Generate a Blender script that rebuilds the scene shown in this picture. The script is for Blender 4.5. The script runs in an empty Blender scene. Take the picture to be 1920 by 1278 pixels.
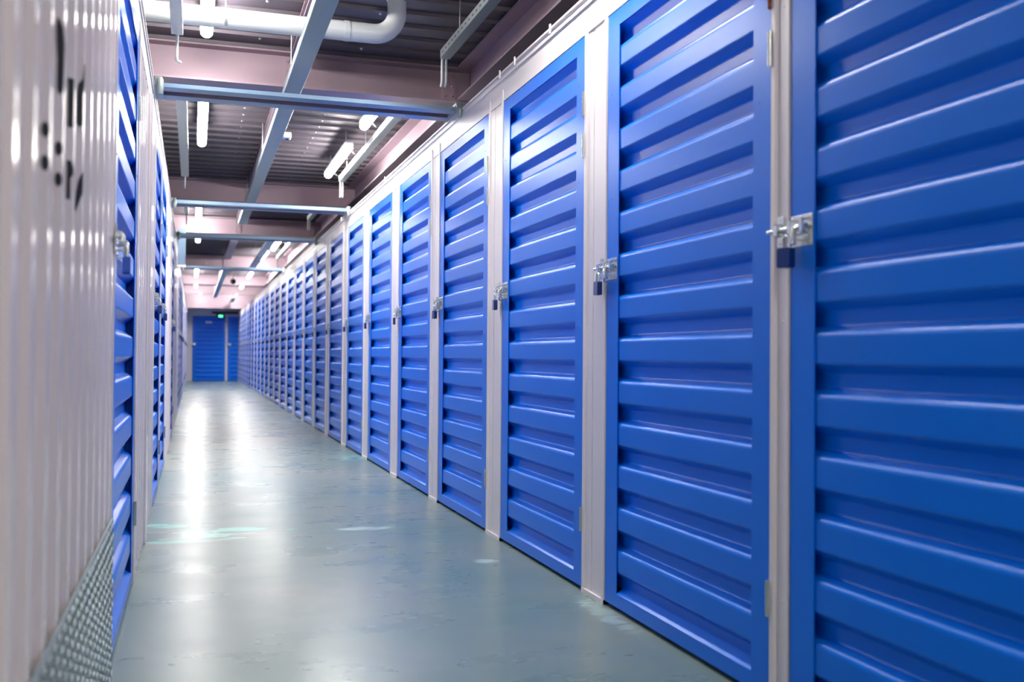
import bpy, math, random
from mathutils import Vector, Matrix
random.seed(7)
PI = math.pi
sc = bpy.context.scene
COL = sc.collection

# ------------------------------------------------------------------ dimensions (metres)
H_CAM = 0.95
R = 1.514          # right-hand row of doors, plane x = R
L = 0.228          # left-hand row, plane x = -L
Y_END = 36.8
Y_BACK = -7.0
Z_DOOR = 2.26
Z_TOP = 2.42
Z_DECK = 3.0
W = 1.12           # door width


# ------------------------------------------------------------------ mesh builder
class MB:
    def __init__(self):
        self.v = []
        self.f = []
        self.sm = []

    def add(self, verts, faces, smooth=False):
        n = len(self.v)
        self.v += [tuple(p) for p in verts]
        self.f += [tuple(n + i for i in f) for f in faces]
        self.sm += [smooth] * len(faces)
        return self

    def box(self, x0, x1, y0, y1, z0, z1):
        vs = [(x0, y0, z0), (x1, y0, z0), (x1, y1, z0), (x0, y1, z0), (x0, y0, z1), (x1, y0, z1), (x1, y1, z1), (x0, y1, z1)]
        return self.add(vs, [(0, 3, 2, 1), (4, 5, 6, 7), (0, 1, 5, 4), (1, 2, 6, 5), (2, 3, 7, 6), (3, 0, 4, 7)])

    def bbox(self, x0, x1, y0, y1, z0, z1, b):
        """box with chamfered edges"""
        vs, idx = [], {}
        for i, (x, sx) in enumerate(((x0, 1), (x1, -1))):
            for j, (y, sy) in enumerate(((y0, 1), (y1, -1))):
                for k, (z, sz) in enumerate(((z0, 1), (z1, -1))):
                    for a in range(3):
                        p = [x + sx * b, y + sy * b, z + sz * b]
                        p[a] = (x, y, z)[a]
                        idx[(i, j, k, a)] = len(vs)
                        vs.append(p)
        F = []
        o = [(0, 0), (0, 1), (1, 1), (1, 0)]
        for i in (0, 1):
            F.append([idx[(i, a, b_, 0)] for a, b_ in (o if i == 0 else o[::-1])])
            F.append([idx[(a, i, b_, 1)] for a, b_ in (o[::-1] if i == 0 else o)])
            F.append([idx[(a, b_, i, 2)] for a, b_ in (o if i == 0 else o[::-1])])
        for i in (0, 1):
            for j in (0, 1):
                F.append([idx[(i, j, 0, 0)], idx[(i, j, 1, 0)], idx[(i, j, 1, 1)], idx[(i, j, 0, 1)]])
                F.append([idx[(i, 0, j, 0)], idx[(i, 1, j, 0)], idx[(i, 1, j, 2)], idx[(i, 0, j, 2)]])
                F.append([idx[(0, i, j, 1)], idx[(1, i, j, 1)], idx[(1, i, j, 2)], idx[(0, i, j, 2)]])
        for i in (0, 1):
            for j in (0, 1):
                for k in (0, 1):
                    F.append([idx[(i, j, k, a)] for a in range(3)])
        return self.add(vs, F)

    def sweep(self, prof, axis, a, b, closed=False, smooth=False):
        """profile of 2D points extruded along axis ('x': prof=(y,z); 'y': prof=(x,z); 'z': prof=(x,y))"""
        def P(p, t):
            if axis == 'x':
                return (t, p[0], p[1])
            if axis == 'y':
                return (p[0], t, p[1])
            return (p[0], p[1], t)
        n = len(prof)
        vs = [P(p, a) for p in prof] + [P(p, b) for p in prof]
        F = []
        for i in range(n if closed else n - 1):
            j = (i + 1) % n
            F.append((i, j, n + j, n + i))
        if closed:
            F.append(tuple(range(n))[::-1])
            F.append(tuple(range(n, 2 * n)))
        return self.add(vs, F, smooth)

    def tube(self, pts, r, n=12, cap=True, smooth=True):
        pts = [Vector(p) for p in pts]
        rings = []
        prev = None
        for i, p in enumerate(pts):
            if i == 0:
                t = pts[1] - pts[0]
            elif i == len(pts) - 1:
                t = pts[-1] - pts[-2]
            else:
                t = (pts[i + 1] - p).normalized() + (p - pts[i - 1]).normalized()
            t.normalize()
            if prev is None:
                u = t.orthogonal().normalized()
            else:
                u = (prev - t * prev.dot(t)).normalized()
            prev = u
            w = t.cross(u)
            rr = r[i] if isinstance(r, (list, tuple)) else r
            rings.append([p + (u * math.cos(2 * PI * k / n) + w * math.sin(2 * PI * k / n)) * rr for k in range(n)])
        vs = [q for ring in rings for q in ring]
        F = []
        for i in range(len(rings) - 1):
            for k in range(n):
                k2 = (k + 1) % n
                F.append((i * n + k, i * n + k2, (i + 1) * n + k2, (i + 1) * n + k))
        self.add(vs, F, smooth)
        if cap:
            m = len(self.v)
            self.v += [tuple(q) for q in rings[0]] + [tuple(q) for q in rings[-1]]
            self.f.append(tuple(m + k for k in range(n))[::-1])
            self.f.append(tuple(m + n + k for k in range(n)))
            self.sm += [False, False]
        return self

    def dome(self, c, r, d=(0, 0, -1), h=0.5, n=8):
        """small rounded head at c pointing along d"""
        d = Vector(d).normalized()
        c = Vector(c)
        return self.tube([c, c + d * r * h * 0.6, c + d * r * h], [r, r * 0.8, r * 0.3], n)

    def mesh(self, name):
        me = bpy.data.meshes.new(name)
        me.from_pydata(self.v, [], self.f)
        me.polygons.foreach_set('use_smooth', self.sm)
        me.update()
        import bmesh
        bm = bmesh.new()
        bm.from_mesh(me)
        if not getattr(self, 'open_', False):
            bmesh.ops.recalc_face_normals(bm, faces=bm.faces)
        bm.to_mesh(me)
        bm.free()
        return me


def obj(name, mb, mat, parent=None, loc=(0, 0, 0), rz=0.0):
    me = mb.mesh(name) if isinstance(mb, MB) else mb
    o = bpy.data.objects.new(name, me)
    if mat and not me.materials:
        me.materials.append(mat)
    COL.objects.link(o)
    o.location = loc
    o.rotation_euler = (0, 0, rz)
    if parent:
        o.parent = parent
    return o


def tag(o, label, cat, group=None):
    o['label'] = label
    o['category'] = cat
    o['kind'] = 'thing'
    if group:
        o['group'] = group
    return o


def thing(name, label, cat, loc=(0, 0, 0), rz=0.0, group=None):
    o = bpy.data.objects.new(name, None)
    o.empty_display_size = 0.1
    COL.objects.link(o)
    o.location = loc
    o.rotation_euler = (0, 0, rz)
    return tag(o, label, cat, group)


def struct(name, mb, mat, parent=None):
    o = obj(name, mb, mat, parent)
    if not parent:
        o['kind'] = 'structure'
    return o


def dup(root, loc, rz, label, group=None):
    r = root.copy()
    COL.objects.link(r)
    r.location = loc
    r.rotation_euler = (0, 0, rz)
    r['label'] = label
    if group:
        r['group'] = group
    for ch in list(root.children):
        c = ch.copy()
        COL.objects.link(c)
        c.parent = r
        for g in list(ch.children):
            d = g.copy()
            COL.objects.link(d)
            d.parent = c
    return r


# ------------------------------------------------------------------ materials
def srgb(r, g, b):
    def f(c):
        c /= 255.0
        return c / 12.92 if c <= 0.04045 else ((c + 0.055) / 1.055) ** 2.4
    return (f(r), f(g), f(b), 1.0)


def mat(name, col, rough=0.4, metal=0.0, spec=0.5, coat=0.0, bump=0.0, bscale=60.0, bdist=0.002, var=0.0, vscale=3.0, rvar=0.0, coat_r=0.08):
    m = bpy.data.materials.new(name)
    m.use_nodes = True
    nt = m.node_tree
    b = nt.nodes['Principled BSDF']
    b.inputs['Base Color'].default_value = col
    b.inputs['Roughness'].default_value = rough
    b.inputs['Metallic'].default_value = metal
    b.inputs['Specular IOR Level'].default_value = spec
    b.inputs['Coat Weight'].default_value = coat
    b.inputs['Coat Roughness'].default_value = coat_r
    tc = nt.nodes.new('ShaderNodeTexCoord')
    if bump:
        n = nt.nodes.new('ShaderNodeTexNoise')
        n.inputs['Scale'].default_value = bscale
        n.inputs['Detail'].default_value = 3
        nt.links.new(tc.outputs['Object'], n.inputs['Vector'])
        bp = nt.nodes.new('ShaderNodeBump')
        bp.inputs['Strength'].default_value = bump
        bp.inputs['Distance'].default_value = bdist
        nt.links.new(n.outputs['Fac'], bp.inputs['Height'])
        nt.links.new(bp.outputs['Normal'], b.inputs['Normal'])
    if var or rvar:
        n = nt.nodes.new('ShaderNodeTexNoise')
        n.inputs['Scale'].default_value = vscale
        n.inputs['Detail'].default_value = 6
        nt.links.new(tc.outputs['Object'], n.inputs['Vector'])
        if var:
            cr = nt.nodes.new('ShaderNodeMixRGB')
            cr.inputs['Color1'].default_value = tuple(c * (1 - var) for c in col[:3]) + (1,)
            cr.inputs['Color2'].default_value = tuple(min(1, c * (1 + var)) for c in col[:3]) + (1,)
            nt.links.new(n.outputs['Fac'], cr.inputs['Fac'])
            nt.links.new(cr.outputs['Color'], b.inputs['Base Color'])
        if rvar:
            mr = nt.nodes.new('ShaderNodeMapRange')
            mr.inputs['From Min'].default_value = 0.3
            mr.inputs['From Max'].default_value = 0.7
            mr.inputs['To Min'].default_value = max(0.02, rough - rvar)
            mr.inputs['To Max'].default_value = rough + rvar
            nt.links.new(n.outputs['Fac'], mr.inputs['Value'])
            nt.links.new(mr.outputs['Result'], b.inputs['Roughness'])
    return m


M = {}
M['blue'] = mat('blue_paint', srgb(0, 111, 222), 0.30, spec=0.25, coat=0.0, bump=0.02, bscale=7, bdist=0.002, var=0.04, vscale=1.5, coat_r=0.16)
M['white'] = mat('white_paint', srgb(224, 216, 214), 0.38, spec=0.5, bump=0.05, bscale=14, var=0.02)
M['sheet'] = mat('white_gloss_sheet', srgb(222, 213, 214), 0.15, spec=0.5, coat=0.0, bump=0.01, bscale=4, bdist=0.003, coat_r=0.06)
M['mauve'] = mat('mauve_primer', srgb(158, 138, 148), 0.50, metal=0.65, spec=0.5, bump=0.08, bscale=20, var=0.10, vscale=4)
M['deck'] = mat('galvanised_deck', srgb(88, 80, 88), 0.50, metal=0.35, var=0.05, vscale=1)
M['rail'] = mat('grey_green_trunking', srgb(146, 160, 162), 0.36, metal=0.3, spec=0.5, var=0.04)
M['galv'] = mat('galvanised_steel', srgb(176, 182, 184), 0.32, metal=0.7, bump=0.1, bscale=60, var=0.08, vscale=20)
M['zinc'] = mat('zinc_bright', srgb(205, 210, 205), 0.24, metal=0.85, bump=0.1, bscale=120, var=0.10, vscale=40)
M['strut'] = mat('blue_grey_galvanised', srgb(122, 146, 172), 0.34, metal=0.4, var=0.06)
M['pipe'] = mat('white_plastic_pipe', srgb(204, 208, 210), 0.30)
M['navy'] = mat('navy_lock_body', srgb(10, 42, 104), 0.35, spec=0.5)
M['lockblue'] = mat('bright_blue_lock_body', srgb(14, 84, 190), 0.35, spec=0.5)
M['dark'] = mat('interior_shade', srgb(40, 38, 42), 0.8)  # dark colour paints in the shade behind the doors
M['black'] = mat('black_vinyl', srgb(32, 34, 30), 0.45)
M['blackbox'] = mat('black_plastic', srgb(18, 20, 22), 0.4)
M['plate'] = mat('checker_plate_alloy', srgb(132, 144, 144), 0.38, metal=0.55, var=0.08, vscale=6)
M['housing'] = mat('lamp_housing', srgb(200, 204, 206), 0.4)
M['outer'] = mat('grey_shell', srgb(90, 84, 88), 0.8)
M['rust'] = mat('rust_brown_hinge', srgb(130, 70, 50), 0.5, metal=0.4)
M['plaque'] = mat('white_plaque', srgb(228, 236, 246), 0.4)


def emis(name, col, strength):
    m = bpy.data.materials.new(name)
    m.use_nodes = True
    b = m.node_tree.nodes['Principled BSDF']
    b.inputs['Base Color'].default_value = (0.8, 0.8, 0.8, 1)
    b.inputs['Emission Color'].default_value = col
    b.inputs['Emission Strength'].default_value = strength
    return m


M['lamp'] = emis('lit_diffuser', (1.0, 0.97, 0.915, 1), 56.0)
M['exit'] = emis('lit_exit_green', (0.05, 0.9, 0.35, 1), 1.2)


def floor_mat():
    m = bpy.data.materials.new('sealed_concrete_floor')
    m.use_nodes = True
    nt = m.node_tree
    N, LK = nt.nodes, nt.links
    b = N['Principled BSDF']
    tc = N.new('ShaderNodeTexCoord')

    def noise(scale, detail=5, vec=None, dist=0.0):
        n = N.new('ShaderNodeTexNoise')
        n.inputs['Scale'].default_value = scale
        n.inputs['Detail'].default_value = detail
        n.inputs['Distortion'].default_value = dist
        LK.new(vec or tc.outputs['Object'], n.inputs['Vector'])
        return n.outputs['Fac']

    def rng(v, a, b_, c=0.0, d=1.0):
        r = N.new('ShaderNodeMapRange')
        r.inputs['From Min'].default_value = a
        r.inputs['From Max'].default_value = b_
        r.inputs['To Min'].default_value = c
        r.inputs['To Max'].default_value = d
        LK.new(v, r.inputs['Value'])
        return r.outputs['Result']

    def mix(fac, c1, c2):
        x = N.new('ShaderNodeMixRGB')
        LK.new(fac, x.inputs['Fac'])
        for s, c in (('Color1', c1), ('Color2', c2)):
            if isinstance(c, tuple):
                x.inputs[s].default_value = c
            else:
                LK.new(c, x.inputs[s])
        return x.outputs['Color']

    def math_(op, a, b_):
        x = N.new('ShaderNodeMath')
        x.operation = op
        for i, c in enumerate((a, b_)):
            if isinstance(c, (int, float)):
                x.inputs[i].default_value = c
            else:
                LK.new(c, x.inputs[i])
        return x.outputs[0]

    col = mix(rng(noise(0.7, 6), 0.38, 0.62), srgb(98, 128, 124), srgb(132, 142, 134))
    col = mix(rng(noise(4.5, 8, dist=0.6), 0.40, 0.75, 0, 0.40), col, srgb(92, 118, 118))
    # fine cross-wise trowel streaks
    mp = N.new('ShaderNodeMapping')
    mp.inputs['Scale'].default_value = (1.0, 2.2, 1)
    LK.new(tc.outputs['Object'], mp.inputs['Vector'])
    col = mix(rng(noise(2.0, 6, mp.outputs['Vector']), 0.6, 0.85, 0, 0.10), col, srgb(160, 166, 158))
    # dark specks
    col = mix(rng(noise(38, 2), 0.76, 0.78, 0, 0.5), col, srgb(70, 66, 62))
    # turquoise and pale paint-worn patches, each at its own spot
    sep = N.new('ShaderNodeSeparateXYZ')
    LK.new(tc.outputs['Object'], sep.inputs[0])
    mp2 = N.new('ShaderNodeMapping')
    mp2.inputs['Scale'].default_value = (3.5, 9, 1)
    LK.new(tc.outputs['Object'], mp2.inputs['Vector'])
    wob = noise(1.3, 7, mp2.outputs['Vector'], 0.8)
    wob = rng(wob, 0.3, 0.7, -1.0, 1.0)

    def patch(cx_, cy_, rx, ry, color, c, amt=0.8):
        dx = math_('DIVIDE', math_('SUBTRACT', sep.outputs[0], cx_), rx)
        dy = math_('DIVIDE', math_('SUBTRACT', sep.outputs[1], cy_), ry)
        d = math_('ADD', math_('MULTIPLY', dx, dx), math_('MULTIPLY', dy, dy))
        d = math_('ADD', d, math_('MULTIPLY', wob, 1.5))
        return mix(rng(d, 0.95, 0.1, 0, amt * 0.8), c, color)
    tq = srgb(140, 232, 212)
    pale = srgb(190, 222, 212)
    col = patch(0.20, 5.62, 0.24, 0.16, tq, col)
    col = patch(-0.15, 5.93, 0.12, 0.10, tq, col, 0.6)
    col = patch(-0.02, 5.42, 0.24, 0.07, tq, col, 0.6)
    col = patch(0.88, 5.52, 0.15, 0.07, pale, col, 0.75)
    col = patch(1.38, 9.4, 0.16, 0.35, srgb(132, 196, 186), col, 0.6)
    col = patch(1.30, 4.5, 0.06, 0.06, pale, col, 0.6)
    col = patch(1.46, 3.5, 0.05, 0.30, pale, col, 0.4)
    # hairline joint across the floor
    wv = math_('ADD', sep.outputs[1], math_('MULTIPLY', noise(3, 3), 0.06))
    jd = math_('ABSOLUTE', math_('SUBTRACT', wv, 5.48), 0)
    col = mix(rng(jd, 0.012, 0.003, 0, 0.5), col, srgb(80, 88, 86))
    LK.new(col, b.inputs['Base Color'])
    r1 = rng(noise(1.6, 6, mp.outputs['Vector']), 0.3, 0.75, 0.25, 0.34)
    LK.new(r1, b.inputs['Roughness'])
    b.inputs['Specular IOR Level'].default_value = 0.5
    b.inputs['Coat Weight'].default_value = 0.0
    b.inputs['Coat Roughness'].default_value = 0.2
    bp = N.new('ShaderNodeBump')
    bp.inputs['Strength'].default_value = 0.02
    bp.inputs['Distance'].default_value = 0.002
    mp3 = N.new('ShaderNodeMapping')
    mp3.inputs['Scale'].default_value = (3, 5, 1)
    LK.new(tc.outputs['Object'], mp3.inputs['Vector'])
    LK.new(noise(2.4, 5, mp3.outputs['Vector']), bp.inputs['Height'])
    LK.new(bp.outputs['Normal'], b.inputs['Normal'])
    return m


M['floor'] = floor_mat()

# ------------------------------------------------------------------ shell
XO0, XO1 = -4.2, 5.6
m_ = MB().box(XO0, XO1, Y_BACK, Y_END + 3, -0.1, 0.0)
struct('floor', m_, M['floor'])

# steel deck: flats with narrow folded ribs across the corridor
prof = []
y = Y_BACK
k = 0
P_ = 0.245
while y < Y_END + 3:
    prof += [(y, Z_DECK + 0.022), (y + P_ - 0.034, Z_DECK + 0.022), (y + P_ - 0.028, Z_DECK + 0.001), (y + P_ - 0.006, Z_DECK + 0.001)]
    y += P_
d_ = MB()
d_.open_ = True
d_.sweep(prof, 'x', XO0, XO1)
ceil = struct('ceiling', d_, M['deck'])
s_ = MB()
y = Y_BACK + 0.03
while y < Y_END:
    for xx in (-0.35, 0.393, 1.06, 1.95):
        if y < 22:
            s_.dome((xx, y + 0.05, Z_DECK + 0.022), 0.012, (0, 0, -1), 0.8, 6)
    y += P_
so = struct('deck_screws', s_, M['zinc'], ceil)
so['kind'] = 'stuff'

o_ = MB()
o_.box(XO0 - 0.1, XO0, Y_BACK, Y_END + 3, 0, 3.1)
struct('wall_outer_left', o_, M['outer'])
o_ = MB().box(XO1, XO1 + 0.1, Y_BACK, Y_END + 3, 0, 3.1)
struct('wall_outer_right', o_, M['outer'])
o_ = MB().box(XO0, XO1, Y_BACK - 0.1, Y_BACK, 0, 3.1)
struct('wall_behind', o_, M['white'])
o_ = MB().box(XO0, XO1, Y_END + 3, Y_END + 3.1, 0, 3.1)
struct('wall_outer_end', o_, M['outer'])

# ------------------------------------------------------------------ door layout
right = [(1.22, 2.34), (2.435, 3.595), (3.832, 4.973), (5.238, 6.369), (6.62, 7.72), (8.005, 9.117), (9.416, 10.478), (10.807, 11.923)]
n0 = 12.09
for k in range(18):
    a = n0 + 1.365 * k
    if a + 1.24 < Y_END:
        right.append((a + 0.125, a + 1.24))
left = [(3.215, 4.43), (6.39, 7.52), (7.70, 8.95)]
for a in (11.35, 16.42, 17.78, 19.15, 20.5, 21.9, 26.0, 27.37, 28.73, 30.1, 33.2, 34.56):
    left.append((a, a + 1.12))
end = [(-0.03, 1.06), (1.15, 2.24)]     # x ranges of the doors in the end wall


def post_profile(y0, y1, f, s):
    """C-shaped white post between two doors, seen from above; f = plane x, s = -1 right wall (faces -x), +1 left"""
    g = 0.0
    w = y1 - y0
    lip = min(0.022, w * 0.22)
    q = [(0.05, y0), (-0.004, y0), (-0.004, y0 + lip), (0.004, y0 + lip + 0.004), (0.004, y1 - lip - 0.004), (-0.004, y1 - lip), (-0.004, y1), (0.05, y1)]
    if w > 0.2:
        c = y0 + w * 0.62
        q = q[:4] + [(0.004, c - 0.006), (0.008, c - 0.003), (0.008, c + 0.003), (0.004, c + 0.006)] + q[4:]
    return [(f - s * x_, y_) for x_, y_ in q]


def row_wall(name, doors, f, s):
    """backing wall coloured as the shade inside the units, with posts between the doors and a fascia over them"""
    if s < 0:
        xa, xb = f + 0.085, f + 0.11
    else:
        xa, xb = f - 0.11, f - 0.085
    w = MB().box(xa, xb, Y_BACK, Y_END + 0.2, 0, Z_TOP - 0.02)
    wo = struct(name, w, M['dark'])
    # roof of the units
    if s < 0:
        r = MB().box(f + 0.01, XO1, Y_BACK, Y_END + 0.2, Z_TOP - 0.03, Z_TOP - 0.012)
    else:
        r = MB().box(XO0, f - 0.01, Y_BACK, Y_END + 0.2, Z_TOP - 0.03, Z_TOP - 0.012)
    struct('unit_roof', r, M['galv'], wo)
    # fascia: flat strip with a lip line and a top rail
    p = [(0.012, Z_DOOR + 0.006), (0.0, Z_DOOR + 0.006), (0.0, Z_TOP - 0.045), (-0.006, Z_TOP - 0.043), (-0.006, Z_TOP - 0.028),
         (0.0, Z_TOP - 0.026), (0.0, Z_TOP - 0.012), (-0.010, Z_TOP - 0.010), (-0.010, Z_TOP), (0.03, Z_TOP), (0.03, Z_DOOR + 0.006)]
    fm = MB().sweep([(f - s * a, z) for a, z in p], 'y', Y_BACK, Y_END, closed=True)
    struct('fascia', fm, M['white'], wo)
    return wo


wr = row_wall('wall_right', right, R, -1)
edges = [Y_BACK] + [v for d in right for v in d] + [Y_END]
for i in range(0, len(edges), 2):
    a, b = edges[i], edges[i + 1]
    if b - a > 0.6:
        # plain stretch (behind the camera)
        m_ = MB().box(R - 0.0, R + 0.03, a, b - 0.02, 0, Z_DOOR + 0.01)
        struct('plain_panel', m_, M['white'], wr)
        continue
    pm = MB()
    pm.sweep(post_profile(a + 0.004, b - 0.004, R, -1), 'z', 0.0, 2.325, closed=True)
    if a < 12:
        pm.box(R - 0.006, R + 0.02, a + 0.004, b - 0.004, 0.0, 0.018)
        for zz in (1.05, 0.3, 1.9):
            pm.dome((R + 0.0, a + 0.03, zz), 0.004, (-1, 0, 0), 1, 6)
    struct('post', pm, M['white'], wr)
# little clips that stand on the fascia
for yy in (4.225, 4.746, 5.0, 8.3, 10.9):
    struct('clip', MB().box(R - 0.016, R - 0.010, yy, yy + 0.012, Z_TOP - 0.030, Z_TOP + 0.012), M['white'], wr)

wl = row_wall('wall_left', left, -L, 1)


def ribbed(y0, y1, z0, z1, f, phase):
    """white liner sheet with vertical ribs facing +x; ribs every 0.168 m"""
    P = 0.168
    pts = [(f, y0)]
    k = math.floor((y0 - phase) / P) - 1
    while True:
        c = phase + k * P
        seq = [(f, c - 0.022), (f + 0.013, c - 0.010), (f + 0.013, c + 0.016), (f, c + 0.028)]
        for q in seq:
            if y0 + 0.002 < q[1] < y1 - 0.002:
                pts.append(q)
        if c > y1:
            break
        k += 1
    pts.append((f, y1))
    back = [(f - 0.02, y1), (f - 0.02, y0)]
    # drop leftovers that would start inside a rib at a different depth: fine visually
    return MB().sweep(pts + back, 'z', z0, z1, closed=True)


edges = [Y_BACK] + [v for d in left for v in d] + [Y_END]
for i in range(0, len(edges), 2):
    a, b = edges[i], edges[i + 1]
    if b - a > 0.6:
        a2 = a + (0.0 if i == 0 else 0.07)
        b2 = b - (0.018 if i == 0 else 0.07)
        struct('corrugated_panel', ribbed(a2, b2, 0.0, Z_DOOR + 0.004, -L - 0.012, 1.800), M['sheet'], wl)
        if i > 0:
            pm = MB().sweep(post_profile(a + 0.004, a2, -L, 1), 'z', 0, 2.325, closed=True)
            struct('post', pm, M['white'], wl)
            pm = MB().sweep(post_profile(b2, b - 0.004, -L, 1), 'z', 0, 2.325, closed=True)
            struct('post', pm, M['white'], wl)
        else:
            pm = MB().box(-L - 0.03, -L + 0.003, b2, b - 0.003, 0, 2.27)
            struct('post', pm, M['white'], wl)
        if 4 < a < 6:
            pm = MB().bbox(-L - 0.02, -L + 0.012, 5.36, 5.46, 0.0, Z_DOOR, 0.004)
            pm.bbox(-L - 0.02, -L + 0.020, 5.395, 5.425, 0.55, Z_DOOR, 0.003)
            struct('reflection_trim', pm, M['sheet'], wl)  # raised strip added on a trim edge to imitate reflection slits
    else:
        pm = MB().sweep(post_profile(a + 0.004, b - 0.004, -L, 1), 'z', 0.0, 2.325, closed=True)
        struct('post', pm, M['white'], wl)

# black lettering on the near white sheet: strokes wrapped over the rib flanks and crests
lt = MB()
def rib_stroke(c, pts):
    """pts: (z, u0, u1) down the rib at centre c; u runs 0..1 across the flank facing the camera and 1..2 over the crest"""
    f = -L - 0.012
    A, B_, C_ = Vector((f, c - 0.022)), Vector((f + 0.013, c - 0.010)), Vector((f + 0.013, c + 0.016))
    nA = Vector((0.012, -0.013)).normalized() * 0.0012
    def S(u):
        if u <= 1:
            p = A.lerp(B_, u) + nA
        else:
            p = B_.lerp(C_, u - 1) + Vector((0.0012, 0))
        return p
    rows = []
    for z_, u0, u1 in pts:
        us = [u0, u0 + (min(1, u1) - u0) * 0.5, min(1.0, u1)] + [max(1.0, u1) if u1 > 1 else u1]
        rows.append([(S(u).x, S(u).y, z_) for u in us])
    n = len(rows[0])
    vs = [p for r_ in rows for p in r_]
    F = [(i * n + k, i * n + k + 1, (i + 1) * n + k + 1, (i + 1) * n + k) for i in range(len(rows) - 1) for k in range(n - 1)]
    lt.add(vs, F)
def rib_dot(c, z_):
    pts = []
    for k in range(9):
        a = PI * k / 8
        h = math.sin(a)
        pts.append((z_ + 0.013 * math.cos(a), 0.5 - 0.42 * h, 0.5 + 0.44 * h))
    rib_stroke(c, pts)
rib_stroke(1.968, [(1.545, 0.15, 0.35), (1.530, 0.05, 0.85), (1.505, 0.08, 1.3), (1.47, 0.2, 1.0), (1.418, 0.2, 0.95), (1.410, 0.4, 0.7)])
rib_stroke(2.136, [(1.482, 0.1, 0.9), (1.47, 0.15, 0.9), (1.39, 0.15, 0.9), (1.386, 0.3, 0.7)])
rib_stroke(2.304, [(1.560, 1.2, 1.6), (1.525, 0.8, 1.5), (1.512, 0.2, 1.2), (1.49, 0.05, 0.95), (1.43, 0.05, 0.9), (1.424, 0.3, 0.7)])
rib_dot(1.800, 1.311)
rib_dot(1.800, 1.257)
rib_dot(1.968, 1.313)
rib_dot(1.968, 1.258)
rib_stroke(2.136, [(1.322, 0.1, 0.7), (1.308, 0.15, 1.1), (1.296, 0.15, 0.95), (1.286, 0.15, 0.6), (1.247, 0.1, 0.65)])
rib_stroke(2.304, [(1.328, 0.9, 1.3), (1.310, 0.4, 1.1), (1.285, 0.1, 1.0), (1.262, 0.0, 0.5), (1.246, 0.0, 0.15)])
struct('lettering', lt, M['black'], wl)

# ------------------------------------------------------------------ end wall
we = struct('wall_end', MB().box(-0.5, 2.6, Y_END + 0.085, Y_END + 0.11, 0, Z_DECK), M['dark'])  # same painted shade behind the far doors
hm = MB().box(-0.30, 2.4, Y_END, Y_END + 0.05, Z_DOOR + 0.005, Z_DECK)
struct('header', hm, M['white'], we)
for a, b in ((-0.30, -0.034), (1.064, 1.146)):
    struct('post', MB().bbox(a, b, Y_END - 0.004, Y_END + 0.05, 0, Z_DOOR + 0.004, 0.004), M['white'], we)

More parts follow.
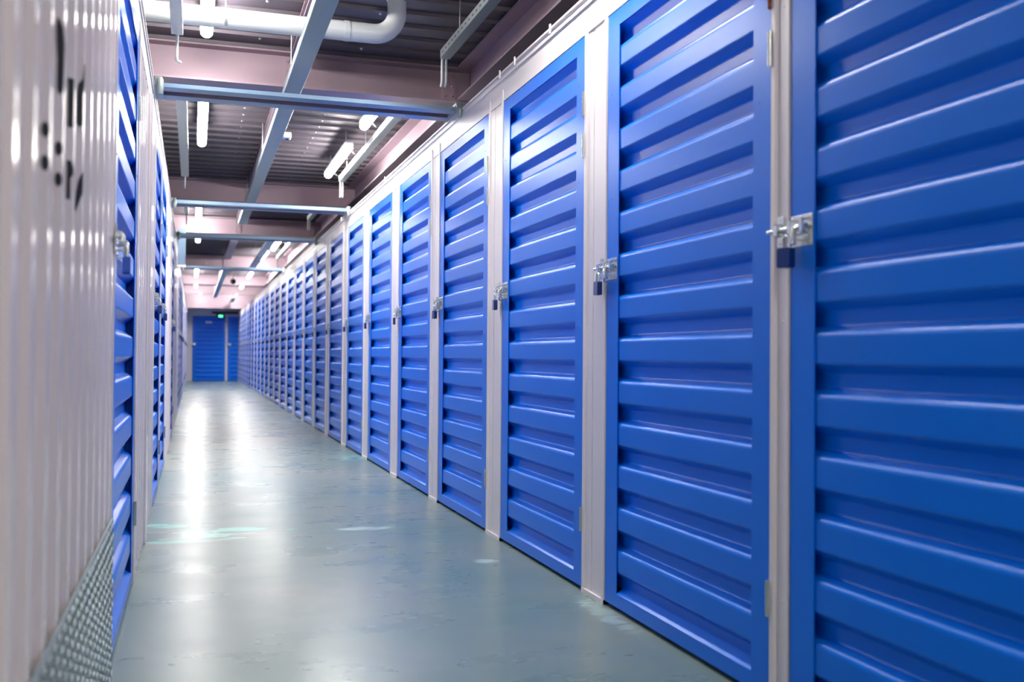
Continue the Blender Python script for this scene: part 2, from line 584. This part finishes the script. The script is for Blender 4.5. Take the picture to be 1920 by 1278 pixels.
# ------------------------------------------------------------------ storage doors
def door_meshes(w):
    near, far = 0.095, 0.110          # hinge stile, latch stile
    fr = MB()
    T = 0.003
    z0, z1 = 0.017, Z_DOOR
    fr.box(0, T, 0.004, near, z0, z1)
    fr.box(0, T, w - far, w - 0.004, z0, z1)
    fr.box(0, T, near, w - far, 2.200, z1)
    # folded bottom rail with its sloping ledge
    fr.sweep([(0, z0), (0, 0.067), (0.034, 0.089), (0.034, 0.086), (T, 0.062), (T, z0)], 'y', near, w - far, closed=True)
    # returned edges of the door
    fr.box(T, 0.036, 0.004, 0.007, z0, z1)
    fr.box(T, 0.036, w - 0.007, w - 0.004, z0, z1)
    fr.box(T, 0.036, 0.007, w - 0.007, z1 - 0.003, z1)
    fr.box(T, 0.036, 0.007, w - 0.007, z0, z0 + 0.003)
    for zz in (0.35, 0.95, 1.55, 1.95):
        fr.dome((0, w - 0.045, zz), 0.0032, (-1, 0, 0), 0.8, 6)
        fr.dome((0, 0.062, zz + 0.12), 0.0032, (-1, 0, 0), 0.8, 6)
    # corrugated sheet, ribs along y; rounded bends
    P, d, f0 = 0.158, 0.030, 0.0045
    pts = []                          # (x, z)
    raw = [(f0 + d, 0.04)]
    z = 0.067
    raw = [(f0 + d, 0.078)]
    k = 0
    while True:
        b0 = 0.067 + P * k            # top edge of the proud flat below
        raw.append((f0 + d, b0 + 0.017))
        raw.append((f0 + d, b0 + 0.056))
        raw.append((f0, b0 + 0.080))
        if k == 13:
            break
        raw.append((f0, b0 + P))
        k += 1
    raw.append((f0, 2.23))
    raw[0] = (f0 + d, 0.08)
    # round each bend
    out = []
    for i, p in enumerate(raw):
        if i in (0, len(raw) - 1):
            out.append(p)
            continue
        a, c = Vector(raw[i - 1]), Vector(raw[i + 1])
        q = Vector(p)
        r = 0.0115 if (abs(p[0] - f0) < 1e-6 and abs((p[1] - 0.067) / P - round((p[1] - 0.067) / P)) < 1e-3) else 0.004
        va, vc = (a - q), (c - q)
        if va.length < 1e-4 or vc.length < 1e-4:
            continue
        la, lc = min(r, va.length * 0.4), min(r, vc.length * 0.4)
        ua, uc = va.normalized(), vc.normalized()
        out.append(tuple(q + ua * (la + 0.0012)))
        for t_ in (0, 0.25, 0.5, 0.75, 1.0):
            pa, pc = q + ua * la, q + uc * lc
            out.append(tuple(pa * (1 - t_) ** 2 + q * 2 * t_ * (1 - t_) + pc * t_ ** 2))
        out.append(tuple(q + uc * (lc + 0.0012)))
    sh = MB()
    sh.open_ = True
    sh.sweep(out[::-1], 'y', 0.012, w - 0.012, smooth=True)
    hg = MB()                         # hinge at origin, built for its centre z=0
    hg.tube([(-0.006, 0.0, -0.049), (-0.006, 0.0, 0.049)], 0.0065, 10)
    for zz in (-0.030, -0.010, 0.010, 0.030):
        hg.tube([(-0.006, 0, zz - 0.0012), (-0.006, 0, zz + 0.0012)], 0.0078, 10)
    hg.box(-0.002, 0.0, 0.003, 0.014, -0.049, 0.049)
    lp = MB()                         # latch plate and straps
    lp.bbox(-0.003, 0.0, w - 0.104, w - 0.006, 1.243, 1.325, 0.001)
    for yy in (w - 0.085, w - 0.030):
        lp.sweep([(-0.003, 1.272), (-0.026, 1.277), (-0.026, 1.309), (-0.003, 1.314), (-0.003, 1.310), (-0.022, 1.305), (-0.022, 1.281), (-0.003, 1.276)], 'y', yy - 0.007, yy + 0.007, closed=True)
    for yy, zz in ((w - 0.095, 1.316), (w - 0.095, 1.252), (w - 0.016, 1.316), (w - 0.016, 1.252), (w - 0.056, 1.318)):
        lp.dome((-0.003, yy, zz), 0.0045, (-1, 0, 0), 0.8, 8)
    # staple through which the padlock hangs
    lp.sweep([(-0.003, 1.262), (-0.034, 1.262), (-0.034, 1.232), (-0.003, 1.232), (-0.003, 1.238), (-0.028, 1.238), (-0.028, 1.256), (-0.003, 1.256)], 'y', w - 0.050, w - 0.045, closed=True)
    bo = MB()                         # sliding bolt
    bo.tube([(-0.0145, w - 0.095, 1.293), (-0.0145, w + 0.085, 1.293)], 0.0068, 10)
    bo.tube([(-0.0145, w - 0.058, 1.293), (-0.034, w - 0.058, 1.283), (-0.036, w - 0.058, 1.255)], 0.0045, 8)
    bo.bbox(-0.034, -0.022, w - 0.064, w - 0.052, 1.245, 1.290, 0.002)
    ke = MB()                         # keeper on the post
    ke.bbox(-0.008, -0.004, w + 0.020, w + 0.052, 1.248, 1.330, 0.001)
    ke.sweep([(-0.006, 1.274), (-0.025, 1.279), (-0.025, 1.307), (-0.006, 1.312), (-0.006, 1.308), (-0.021, 1.303), (-0.021, 1.283), (-0.006, 1.278)], 'y', w + 0.026, w + 0.046, closed=True)
    for zz in (1.322, 1.256):
        ke.dome((-0.007, w + 0.036, zz), 0.004, (-1, 0, 0), 0.8, 8)
    return dict(frame=fr, corrugated_sheet=sh, hinge=hg, latch_plate=lp, bolt=bo, keeper=ke)


cache = {}


def make_door(w, label, cat='door', hinges=(1.981, 1.811, 0.292)):
    key = round(w, 3)
    if key not in cache:
        cache[key] = {k: v.mesh(k) for k, v in door_meshes(w).items()}
    ms = cache[key]
    t = thing('storage_door', label, cat)
    obj('frame', ms['frame'], M['blue'], t)
    obj('corrugated_sheet', ms['corrugated_sheet'], M['blue'], t)
    for hz in hinges:
        h = obj('hinge', ms['hinge'], M['zinc'], t, (0, 0, hz))
    lt_ = obj('latch', ms['latch_plate'], M['zinc'], t)
    obj('bolt', ms['bolt'], M['zinc'], lt_)
    obj('keeper', ms['keeper'], M['zinc'], lt_)
    return t


def lock_meshes():
    b = MB()
    # body: rounded block, extruded along x
    pr = []
    hw, hh, c = 0.024, 0.026, 0.006
    for cx_, cz_, a0 in ((hw - c, hh - c, 0), (-hw + c, hh - c, 90), (-hw + c, -hh + c, 180), (hw - c, -hh + c, 270)):
        for k in range(4):
            a = math.radians(a0 + 30 * k)
            pr.append((cx_ + c * math.cos(a), cz_ + c * math.sin(a)))
    b.sweep(pr, 'x', -0.010, 0.010, closed=True)
    b.tube([(0, 0, -hh - 0.001), (0, 0, -hh + 0.002)], 0.006, 10)
    s = MB()
    pts = [(0, -0.013, 0.02)] + [(0, -0.013, 0.045)]
    for k in range(1, 8):
        a = PI - PI * k / 8
        pts.append((0, 0.013 * math.cos(a), 0.045 + 0.013 * math.sin(a)))
    pts += [(0, 0.013, 0.045), (0, 0.013, 0.02)]
    s.tube(pts, 0.0035, 8)
    return b.mesh('body'), s.mesh('shackle')


LB, LS = lock_meshes()
LB2 = LB.copy()


def make_lock(label, loc, rz, bright=False):
    t = thing('padlock', label, 'padlock', loc, rz)
    obj('body', LB2 if bright else LB, M['lockblue'] if bright else M['navy'], t)
    obj('shackle', LS, M['zinc'], t)
    return t


ORD = ['nearest', 'second', 'third', 'fourth', 'fifth', 'sixth', 'seventh', 'eighth', 'ninth', 'tenth', 'eleventh', 'twelfth', 'thirteenth',
       'fourteenth', 'fifteenth', 'sixteenth', 'seventeenth', 'eighteenth', 'nineteenth', 'twentieth', 'twenty-first', 'twenty-second',
       'twenty-third', 'twenty-fourth', 'twenty-fifth', 'twenty-sixth']
offs = [-0.030, 0.008, 0.02, -0.01, 0.012]
for i, (a, b) in enumerate(right):
    if i == 0:
        lab = 'ribbed blue steel door cut off by the right edge of the photo'
    else:
        lab = 'ribbed blue steel storage door, %s from the camera in the long right-hand row' % ORD[i]
    d = make_door(b - a if i < 8 else 1.115, lab)
    d['group'] = 'blue doors of the right-hand row'
    d.location = (R, a, 0)
    if i == 1:
        d.children[2].location.z = 1.803
        d.children[3].location.z = 1.965
        d.children[3].data = d.children[3].data.copy()
        d.children[3].data.materials.clear()
        d.children[3].data.materials.append(M['rust'])
        d.children[3]['label'] = 'rust brown hinge'
    off = offs[i] if i < 5 else random.uniform(-0.02, 0.015)
    if i == 0:
        ll = 'navy padlock under the big zinc latch of the nearest right-hand door'
    else:
        ll = 'small navy padlock on the latch of the %s right-hand door from the camera' % ORD[i]
    o = make_lock(ll, (R - 0.033, b + off, 1.213), random.uniform(-0.2, 0.2) if i else 0.15)
    o['group'] = 'padlocks of the right-hand row'

for i, (a, b) in enumerate(left):
    w = b - a if i < 3 else 1.12
    lab = 'ribbed blue steel storage door, %s from the camera in the left-hand row' % ORD[i]
    if i == 0:
        lab = 'ribbed blue steel door beside the checker plate and glossy white sheet'
    hs = (1.958, 0.292) if i == 0 else (1.981, 1.811, 0.292)
    d = make_door(w, lab, hinges=hs)
    d['group'] = 'blue doors of the left-hand row'
    d.location = (-L, b, 0)
    d.rotation_euler = (0, 0, PI)
    if i == 0:
        ll = 'bright blue padlock on the nearest left-hand door'
    else:
        ll = 'small padlock on the latch of the %s left-hand door from the camera' % ORD[i]
    o = make_lock(ll, (-L + 0.033, a + (0.03 if i == 0 else 0.0), 1.213), PI + 0.12, bright=(i == 0))
    o['group'] = 'padlocks of the left-hand row'

for i, (a, b) in enumerate(end):
    lab = ['wide ribbed blue door closing the far end, white plaque near its top', 'ribbed blue door at the far end, partly hidden by the right-hand row'][i]
    d = make_door(1.09, lab)
    d['group'] = 'blue doors at the far end'
    d.location = (b, Y_END, 0)
    d.rotation_euler = (0, 0, PI / 2)
    if i == 0:
        # plaque near the top (local y: 0 = right edge)
        pl = MB().bbox(-0.010, -0.001, 0.45, 0.67, 2.010, 2.085, 0.002)
        po = obj('plaque', pl, M['plaque'], d)
        po['label'] = 'small white plaque'
    o = make_lock(['small padlock on the wide door closing the far end', 'small padlock on the partly hidden door at the far end'][i],
                  (a - 0.0, Y_END - 0.031, 1.213), PI / 2)
    o['group'] = 'padlocks of the far end'

# ------------------------------------------------------------------ checker plate along the foot of the near left wall
kp = MB()
kp.bbox(-L + 0.0015, -L + 0.0105, Y_BACK + 0.1, 3.185, 0.002, 0.465, 0.0015)
def bar(mb, cy, cz, ang, ln=0.042, wd=0.011, hgt=0.0030):
    x0 = -L + 0.0105
    dy, dz = math.cos(ang), math.sin(ang)
    ny, nz = -dz, dy
    base = [(x0, cy + dy * ln / 2, cz + dz * ln / 2), (x0, cy + ny * wd / 2, cz + nz * wd / 2),
            (x0, cy - dy * ln / 2, cz - dz * ln / 2), (x0, cy - ny * wd / 2, cz - nz * wd / 2)]
    top = [(x0 + hgt, cy + dy * ln * 0.35, cz + dz * ln * 0.35), (x0 + hgt, cy + ny * wd * 0.3, cz + nz * wd * 0.3),
           (x0 + hgt, cy - dy * ln * 0.35, cz - dz * ln * 0.35), (x0 + hgt, cy - ny * wd * 0.3, cz - nz * wd * 0.3)]
    mb.add(base + top, [(4, 5, 6, 7), (0, 1, 5, 4), (1, 2, 6, 5), (2, 3, 7, 6), (3, 0, 4, 7)])
ny_ = 0
yy = 1.2
while yy < 3.165:
    zz = 0.016
    k = ny_
    while zz < 0.455:
        bar(kp, yy, zz, math.radians(45 if k % 2 else -45))
        zz += 0.033
        k += 1
    yy += 0.033
    ny_ += 1
tag(obj('kick_plate', kp, M['plate']), 'grey checker plate along the foot of the glossy white sheet', 'kick plate')

# ------------------------------------------------------------------ steel beams under the deck
def ibeam(cy, z0, z1, wd, axis_len, axis='x', t=0.012):
    h = wd / 2
    w = 0.004
    p = [(-h, z0), (h, z0), (h, z0 + t), (w, z0 + t), (w, z1 - t), (h, z1 - t), (h, z1), (-h, z1), (-h, z1 - t), (-w, z1 - t), (-w, z0 + t), (-h, z0 + t)]
    p = [(cy + a, b) for a, b in p]
    return MB().sweep(p, axis, axis_len[0], axis_len[1], closed=True)


def plate_with_bolts(x, y, z0, z1):
    m = MB().box(x - 0.045, x + 0.045, y - 0.018, y, z0, z1)
    for zz in (z0 + 0.035, (z0 + z1) / 2, z1 - 0.035):
        for xx in (-0.025, 0.025):
            m.dome((x + xx, y - 0.018, zz), 0.010, (0, -1, 0), 0.9, 6)
    return m


beams = [1.30, 7.02, 12.42, 15.80, 21.9, 27.4, 31.8, 35.2]
blab = ['mauve steel cross beam overhead, out in front of all the others',
        'big mauve steel cross beam above the first pair of blue-grey crossbars',
        'mauve steel cross beam behind the two right-hand tube lights',
        'mauve steel cross beam third from the camera, with a bright patch on the left',
        'mauve steel cross beam, fourth from the camera under the deck',
        'mauve steel cross beam, fifth from the camera under the deck',
        'mauve steel cross beam, sixth from the camera under the deck',
        'last mauve steel cross beam, just in front of the far end doors']
for i, by in enumerate(beams):
    if i == 0:
        continue
    t = thing('steel_beam', blab[i], 'beam', (0, 0, 0), group='mauve cross beams under the ceiling')
    obj('girder', ibeam(by, 2.75 if i < 7 else 2.47, 2.995, 0.19, (XO0 + 0.1, XO1 - 0.1)), M['mauve'], t)
    if i < 5:
        obj('bolted_plate', plate_with_bolts(0.62, by - 0.005, 2.77, 2.975), M['mauve'], t)
        obj('bolted_plate', plate_with_bolts(1.72, by - 0.005, 2.77, 2.975), M['mauve'], t)

# longitudinal steel: a slim joist above the trunking and a deep beam above the right-hand units, bay by bay
ends = [Y_BACK] + beams[1:] + [Y_END + 1]
bays = ['the nearest bay', 'the bay with the paired tube lights', 'the third ceiling bay', 'the fourth ceiling bay', 'the fifth ceiling bay']
for i in range(5):
    a, b = ends[i] + 0.11, ends[i + 1] - 0.12
    if i == 0:
        a = 0.5
    tag(obj('ceiling_joist', ibeam(0.655, 2.915, 2.995, 0.13, (a, b), 'y', 0.008), M['mauve']), 'slim mauve joist under the deck in ' + bays[i], 'joist', 'slim joists along the corridor')
    tag(obj('steel_beam', ibeam(1.86, 2.755, 2.995, 0.20, (a, b), 'y'), M['mauve']), 'deep mauve beam running over the right-hand units in ' + bays[i], 'beam', 'deep beams over the right-hand units')

# ------------------------------------------------------------------ flat grey trunking along the corridor
def trunk(x0, x1, y0, y1, z, label):
    m = MB().bbox(x0, x1, y0, y1, z, z + 0.040, 0.003)
    t = thing('cable_trunking', label, 'cable trunking', (0, 0, 0), group='flat grey trunking along the corridor')
    obj('channel', m, M['rail'], t)
    s = MB()
    s.box(x0 - 0.002, x0 + 0.002, y0 + 0.01, y1 - 0.01, z + 0.034, z + 0.0425)
    obj('side_lip', s, M['galv'], t)
    yy = y0 + 0.6
    while yy < y1:
        obj('threaded_rod', MB().tube([(x0 + 0.014, yy, z + 0.035), (x0 + 0.014, yy, Z_DECK + 0.024)], 0.004, 6), M['galv'], t)
        yy += 2.8
    return t
trunk(0.556, 0.668, 0.3, 14.1, 2.70, 'long flat grey trunking running overhead from the camera past the first beams')
trunk(1.075, 1.19, 15.97, 21.4, 2.70, 'bluish flat trunking overhead beside the far pair of tube lights')
trunk(0.56, 0.675, 21.8, 32.6, 2.69, 'bluish flat trunking overhead in the middle, beyond the far lights')
trunk(1.12, 1.24, 32.9, 35.0, 2.66, 'short bluish trunking overhead near the far right corner')

# ------------------------------------------------------------------ paired crossbars between the two rows of units
def crossbars(y, label, xl=-0.19, xr=1.495):
    t = thing('crossbar', label, 'crossbar', (0, y, 0), group='blue-grey crossbars between the unit tops')
    z = Z_TOP
    for y0, y1 in ((-0.145, -0.050), (0.042, 0.140)):
        m = MB().box(xl, xr, y0, y1, z, z + 0.004)
        if y0 < 0:
            m.box(xl, xr, -0.056, -0.053, z + 0.004, z + 0.045)
        obj('flange', m, M['strut'], t)
    m = MB()
    m.box(xl, xr, -0.053, -0.050, z + 0.004, z + 0.042)
    m.box(xl, xr, 0.042, 0.045, z + 0.004, z + 0.042)
    m.box(xl, xr, -0.053, 0.045, z + 0.042, z + 0.045)
    obj('web', m, M['mauve'], t)  # mauve paints in the shade and reflection inside the channel gap
    for s, xx in ((1, xl), (-1, xr)):
        m = MB()
        xa, xb = (xx - 0.035, xx + 0.012) if s > 0 else (xx - 0.012, xx + 0.025)
        m.bbox(xa, xb, -0.165, 0.165, z - 0.002, z + 0.05, 0.006)
        # curved arm that hooks down over the fascia
        m.tube([(xx, -0.175, z + 0.03), (xx, -0.21, z + 0.02), (xx + 0.004 * s, -0.225, z - 0.02), (xx + 0.002 * s, -0.215, z - 0.055)], [0.016, 0.018, 0.018, 0.014], 10)
        obj('bracket', m, M['rail'], t)
    return t
crossbars(6.02, 'first and largest pair of blue-grey crossbars between the unit tops')
crossbars(10.52, 'second pair of blue-grey crossbars, just below the beam behind the tube lights')
crossbars(13.4, 'third pair of blue-grey crossbars, below the third mauve beam')
crossbars(18.3, 'farthest pair of blue-grey crossbars between the unit tops')

# ------------------------------------------------------------------ perforated cable trays with conduits dropping at their ends
def tray(x0, x1, y0, y1, label, drop=0.155, n=2, hook=False, z0=2.735):
    t = thing('cable_tray', label, 'cable tray', (0, 0, 0), group='galvanised cable trays')
    m = MB()
    z1 = z0 + 0.05
    m.sweep([(x0, z1), (x0, z0), (x1, z0), (x1, z1), (x1 - 0.002, z1), (x1 - 0.002, z0 + 0.002), (x0 + 0.002, z0 + 0.002), (x0 + 0.002, z1)], 'y', y0, y1, closed=True)
    obj('channel', m, M['galv'], t)
    s = MB()
    yy = y0 + 0.05
    while yy < y1 - 0.05:
        s.box(x0 - 0.0012, x0 + 0.0005, yy, yy + 0.022, z0 + 0.022, z0 + 0.030)
        yy += 0.075
    so_ = obj('slot_row', s, M['blackbox'], t)
    so_['kind'] = 'stuff'
    c = MB()
    xc = (x0 + x1) / 2
    for k in range(n):
        xx = xc + (k - (n - 1) / 2) * 0.024
        pts = [(xx, y1 - 0.25, z0 + 0.03), (xx, y1 - 0.03, z0 + 0.03), (xx, y1 + 0.01, z0 + 0.018), (xx, y1 + 0.022, z0 - 0.01), (xx, y1 + 0.022, z0 - drop + 0.03)]
        pts += [(xx, y1 + 0.030, z0 - drop + 0.008), (xx + (0.018 if hook else 0.0), y1 + 0.045, z0 - drop)]
        c.tube(pts, 0.0085, 8)
        obj('conduit', c, M['pipe'], t)
        c = MB()
    # straps up to the deck
    for yy in (y0 + 0.3, (y0 + y1) / 2, y1 - 0.35):
        h = MB().tube([(xc, yy, z0 + 0.003), (xc, yy, Z_DECK + 0.024)], 0.004, 6)
        obj('threaded_rod', h, M['galv'], t)
    return t
tray(1.395, 1.455, 0.6, 5.90, 'grey perforated cable tray at top right ending before the first big beam')
tray(1.410, 1.475, 7.45, 10.45, 'bright cable tray beside the two right-hand tube lights')
tray(1.42, 1.48, 12.75, 13.6, 'short cable tray over the right-hand side, below the third beam', drop=0.12)
tray(1.46, 1.525, 16.2, 19.3, 'far cable tray on the right beside the distant tube light')
tray(-0.135, -0.075, 0.6, 5.80, 'cable tray at top left with a hooked conduit below the white pipe', n=1, hook=True, z0=2.693, drop=0.14)
tray(-0.140, -0.065, 7.45, 10.85, 'cable tray on the left beside the left-hand tube light', n=1, z0=2.76, drop=0.11)
tray(-0.13, -0.08, 12.75, 13.6, 'short cable tray on the left, below the third beam', n=1, drop=0.12)

# ------------------------------------------------------------------ white drain pipe with elbow
pz, py = 2.802, 5.775
rad = 0.135
ex = 1.105
pts = [(-1.6, py, pz), (0.0, py, pz), (ex - rad - 0.01, py, pz)]
for k in range(0, 15):
    a = -PI / 2 + (PI / 2) * k / 14
    pts.append((ex - rad + rad * math.cos(a), py, pz + rad + rad * math.sin(a)))
pts += [(ex, py, Z_DECK + 0.04)]
t = thing('drain_pipe', 'thick white pipe with an elbow crossing under the deck', 'pipe')
obj('pipe', MB().tube(pts, 0.055, 28), M['pipe'], t)
obj('coupling', MB().tube([(0.80, py, pz), (0.83, py, pz)], 0.0575, 28), M['pipe'], t)
for xx in (-0.9, 0.15):
    h = MB().tube([(xx, py, pz + 0.05), (xx, py, Z_DECK + 0.024)], 0.004, 6)
    h.tube([(xx - 0.008, py, pz), (xx + 0.008, py, pz)], 0.0567, 28)
    obj('pipe_clip', h, M['galv'], t)

# ------------------------------------------------------------------ tube lights
def lamp_meshes(ln):
    hs = MB().bbox(-0.040, 0.040, 0.0, ln, 0.052, 0.080, 0.004)
    df = MB()
    n = 16
    rings = []
    for (yy, s) in ((-0.008, 0.3), (-0.002, 0.7), (0.014, 1.0), (ln - 0.014, 1.0), (ln + 0.002, 0.7), (ln + 0.008, 0.3)):
        ring = []
        for k in range(n):
            a = 2 * PI * k / n
            ring.append((0.037 * s * math.cos(a), yy, 0.032 + s * (0.034 if math.sin(a) < 0 else 0.019) * math.sin(a)))
        rings.append(ring)
    nn = len(rings[0])
    vs = [p for r_ in rings for p in r_]
    F = []
    for i in range(len(rings) - 1):
        for k in range(nn):
            k2 = (k + 1) % nn
            F.append((i * nn + k, i * nn + k2, (i + 1) * nn + k2, (i + 1) * nn + k))
    F.append(tuple(range(nn))[::-1])
    F.append(tuple((len(rings) - 1) * nn + k for k in range(nn)))
    df.add(vs, F, True)
    return hs.mesh('housing'), df.mesh('diffuser')


LM = {}


def lamp(x, y0, ln, label, side=0, z=2.80, group='tube lights under the deck'):
    if ln not in LM:
        LM[ln] = lamp_meshes(ln)
    t = thing('tube_light', label, 'light', (x, y0, z), group=group)
    obj('housing', LM[ln][0], M['housing'], t)
    obj('diffuser', LM[ln][1], M['lamp'], t)
    if side:
        for yy in (0.15, ln - 0.15):
            m = MB().tube([(0.03, yy, 0.045), (0.085, yy + 0.05, 0.01)], 0.006, 6)
            obj('arm', m, M['galv'], t)
    for yy in (0.2, ln - 0.2):
        obj('hanger', MB().tube([(0, yy, 0.078), (0, yy, Z_DECK - z + 0.024)], 0.003, 6), M['galv'], t)
    return t


lamp(0.055, 5.02, 1.5, 'lit tube light at top left, half hidden behind the thick white pipe', z=2.905)
lamp(0.05, 7.93, 1.5, 'lit tube light on the left below the first blue-grey crossbars')
lamp(1.318, 7.16, 1.12, 'lit tube light on the right, mostly hidden by the first crossbars', 1)
lamp(1.325, 9.16, 1.5, 'lit tube light hung full length beside the bright right-hand tray', 1)
lamp(0.05, 14.1, 1.5, 'lit tube light on the left in front of the third mauve beam', z=2.9)
lamp(1.34, 17.0, 1.5, 'far lit tube light on the right next to the bluish trunking', 1)
lamp(0.05, 17.0, 0.6, 'short lit tube on the left beyond the third mauve beam')
lamp(0.05, 23.4, 1.5, 'distant lit tube light on the left beyond the fourth beam')
lamp(1.34, 29.8, 1.5, 'small lit tube light on the right just in front of the sixth beam', z=2.9)
lamp(0.2, 33.3, 1.5, 'tiny lit tube light on the left close to the far end doors', z=2.9)
lamp(1.34, 20.1, 1.5, 'distant lit tube light on the right just in front of the fourth beam', z=2.9)
lamp(0.05, 25.5, 1.5, 'small lit tube light on the left just in front of the fifth beam', z=2.9)
lamp(1.34, 25.5, 1.5, 'small lit tube light on the right just in front of the fifth beam', z=2.9)
lamp(0.05, 29.9, 1.5, 'small lit tube light on the left just in front of the sixth beam', z=2.9)
lamp(1.34, 33.3, 1.5, 'tiny lit tube light on the right close to the far end', z=2.9)
# lights behind and above the camera
lamp(1.30, 2.75, 1.5, 'lit tube light overhead, above the second right-hand door', 1)
lamp(0.9, -1.6, 1.5, 'lit tube light overhead behind the camera')
lamp(0.3, -4.8, 1.5, 'lit tube light farthest behind the camera')

# ------------------------------------------------------------------ small fittings
t = thing('smoke_detector', 'small white detector box on the edge of the long grey trunking', 'detector', (0.702, 8.30, 2.70))
obj('box', MB().bbox(-0.034, 0.030, -0.04, 0.04, -0.012, 0.036, 0.005), M['pipe'], t)
obj('sensor', MB().tube([(0, 0, -0.010), (0, 0, -0.022)], [0.016, 0.010], 10), M['blackbox'], t)

t = thing('security_camera', 'small black dome camera hanging in the distance under the deck', 'camera', (0.855, 24.1, 2.60))
obj('stem', MB().tube([(0, 0, 0.05), (0, 0, Z_DECK - 2.60 + 0.024)], 0.010, 8), M['blackbox'], t)
dm = MB().tube([(0, 0, 0.07), (0, 0, 0.03), (0, 0, 0.0), (0, 0, -0.03), (0, 0, -0.045)], [0.05, 0.065, 0.062, 0.045, 0.015], 14)
obj('dome', dm, M['blackbox'], t)

t = thing('exit_sign', 'dark hanging sign with a lit green panel above the far doors', 'sign', (0.87, Y_END - 0.55, 2.18))
obj('case', MB().bbox(-0.15, 0.16, -0.03, 0.03, 0.0, 0.14, 0.006), M['blackbox'], t)
obj('lit_panel', MB().box(-0.055, 0.085, -0.034, -0.0305, 0.030, 0.105), M['exit'], t)
obj('bar', MB().box(-0.27, 0.60, -0.025, 0.025, 0.141, 0.235), M['blackbox'], t)
for xx in (-0.12, 0.13):
    obj('hanger', MB().tube([(xx, 0, 0.235), (xx, 0, Z_DECK - 2.18 + 0.024)], 0.006, 6), M['galv'], t)

t = thing('projecting_sign', 'plain blue-grey board projecting above the left-hand units', 'sign', (-L, 15.0, 2.2))
obj('board', MB().bbox(0.0, 0.108, -0.015, 0.015, 0.0, 0.52, 0.004), M['strut'], t)
obj('foot', MB().bbox(0.0, 0.112, -0.02, 0.02, -0.035, 0.0, 0.004), M['white'], t)

# ------------------------------------------------------------------ camera
f_px, yaw, pit, rol = 1893.3, 0.3056, 0.0149, 0.0077
fw = Vector((math.sin(yaw) * math.cos(pit), math.cos(yaw) * math.cos(pit), math.sin(pit)))
r0 = Vector((math.cos(yaw), -math.sin(yaw), 0))
u0 = r0.cross(fw)
c, s = math.cos(rol), math.sin(rol)
r1 = r0 * c + u0 * s
u1 = -r0 * s + u0 * c
cam = bpy.data.cameras.new('camera')
co = bpy.data.objects.new('camera', cam)
COL.objects.link(co)
mw = Matrix((r1, u1, -fw)).transposed().to_4x4()
mw.translation = Vector((0, 0, H_CAM))
co.matrix_world = mw
cam.sensor_width = 36
cam.lens = f_px / 1920 * 36
cam.clip_start = 0.02
cam.clip_end = 200
cam.dof.use_dof = True
cam.dof.focus_distance = 5.2
cam.dof.aperture_fstop = 2.5
sc.camera = co

# ------------------------------------------------------------------ world, view
w = bpy.data.worlds.new('world')
sc.world = w
w.use_nodes = True
w.node_tree.nodes['Background'].inputs[0].default_value = (0.5, 0.5, 0.55, 1)
w.node_tree.nodes['Background'].inputs[1].default_value = 0.05
vs_ = sc.view_settings
vs_.view_transform = 'Standard'
vs_.look = 'None'
vs_.gamma = 1
vs_.use_curve_mapping = False
vs_.exposure = 1.12
sc.cycles.use_denoising = True
sc.cycles.max_bounces = 10
sc.cycles.diffuse_bounces = 6
sc.cycles.glossy_bounces = 5
sc.cycles.sample_clamp_indirect = 6.0
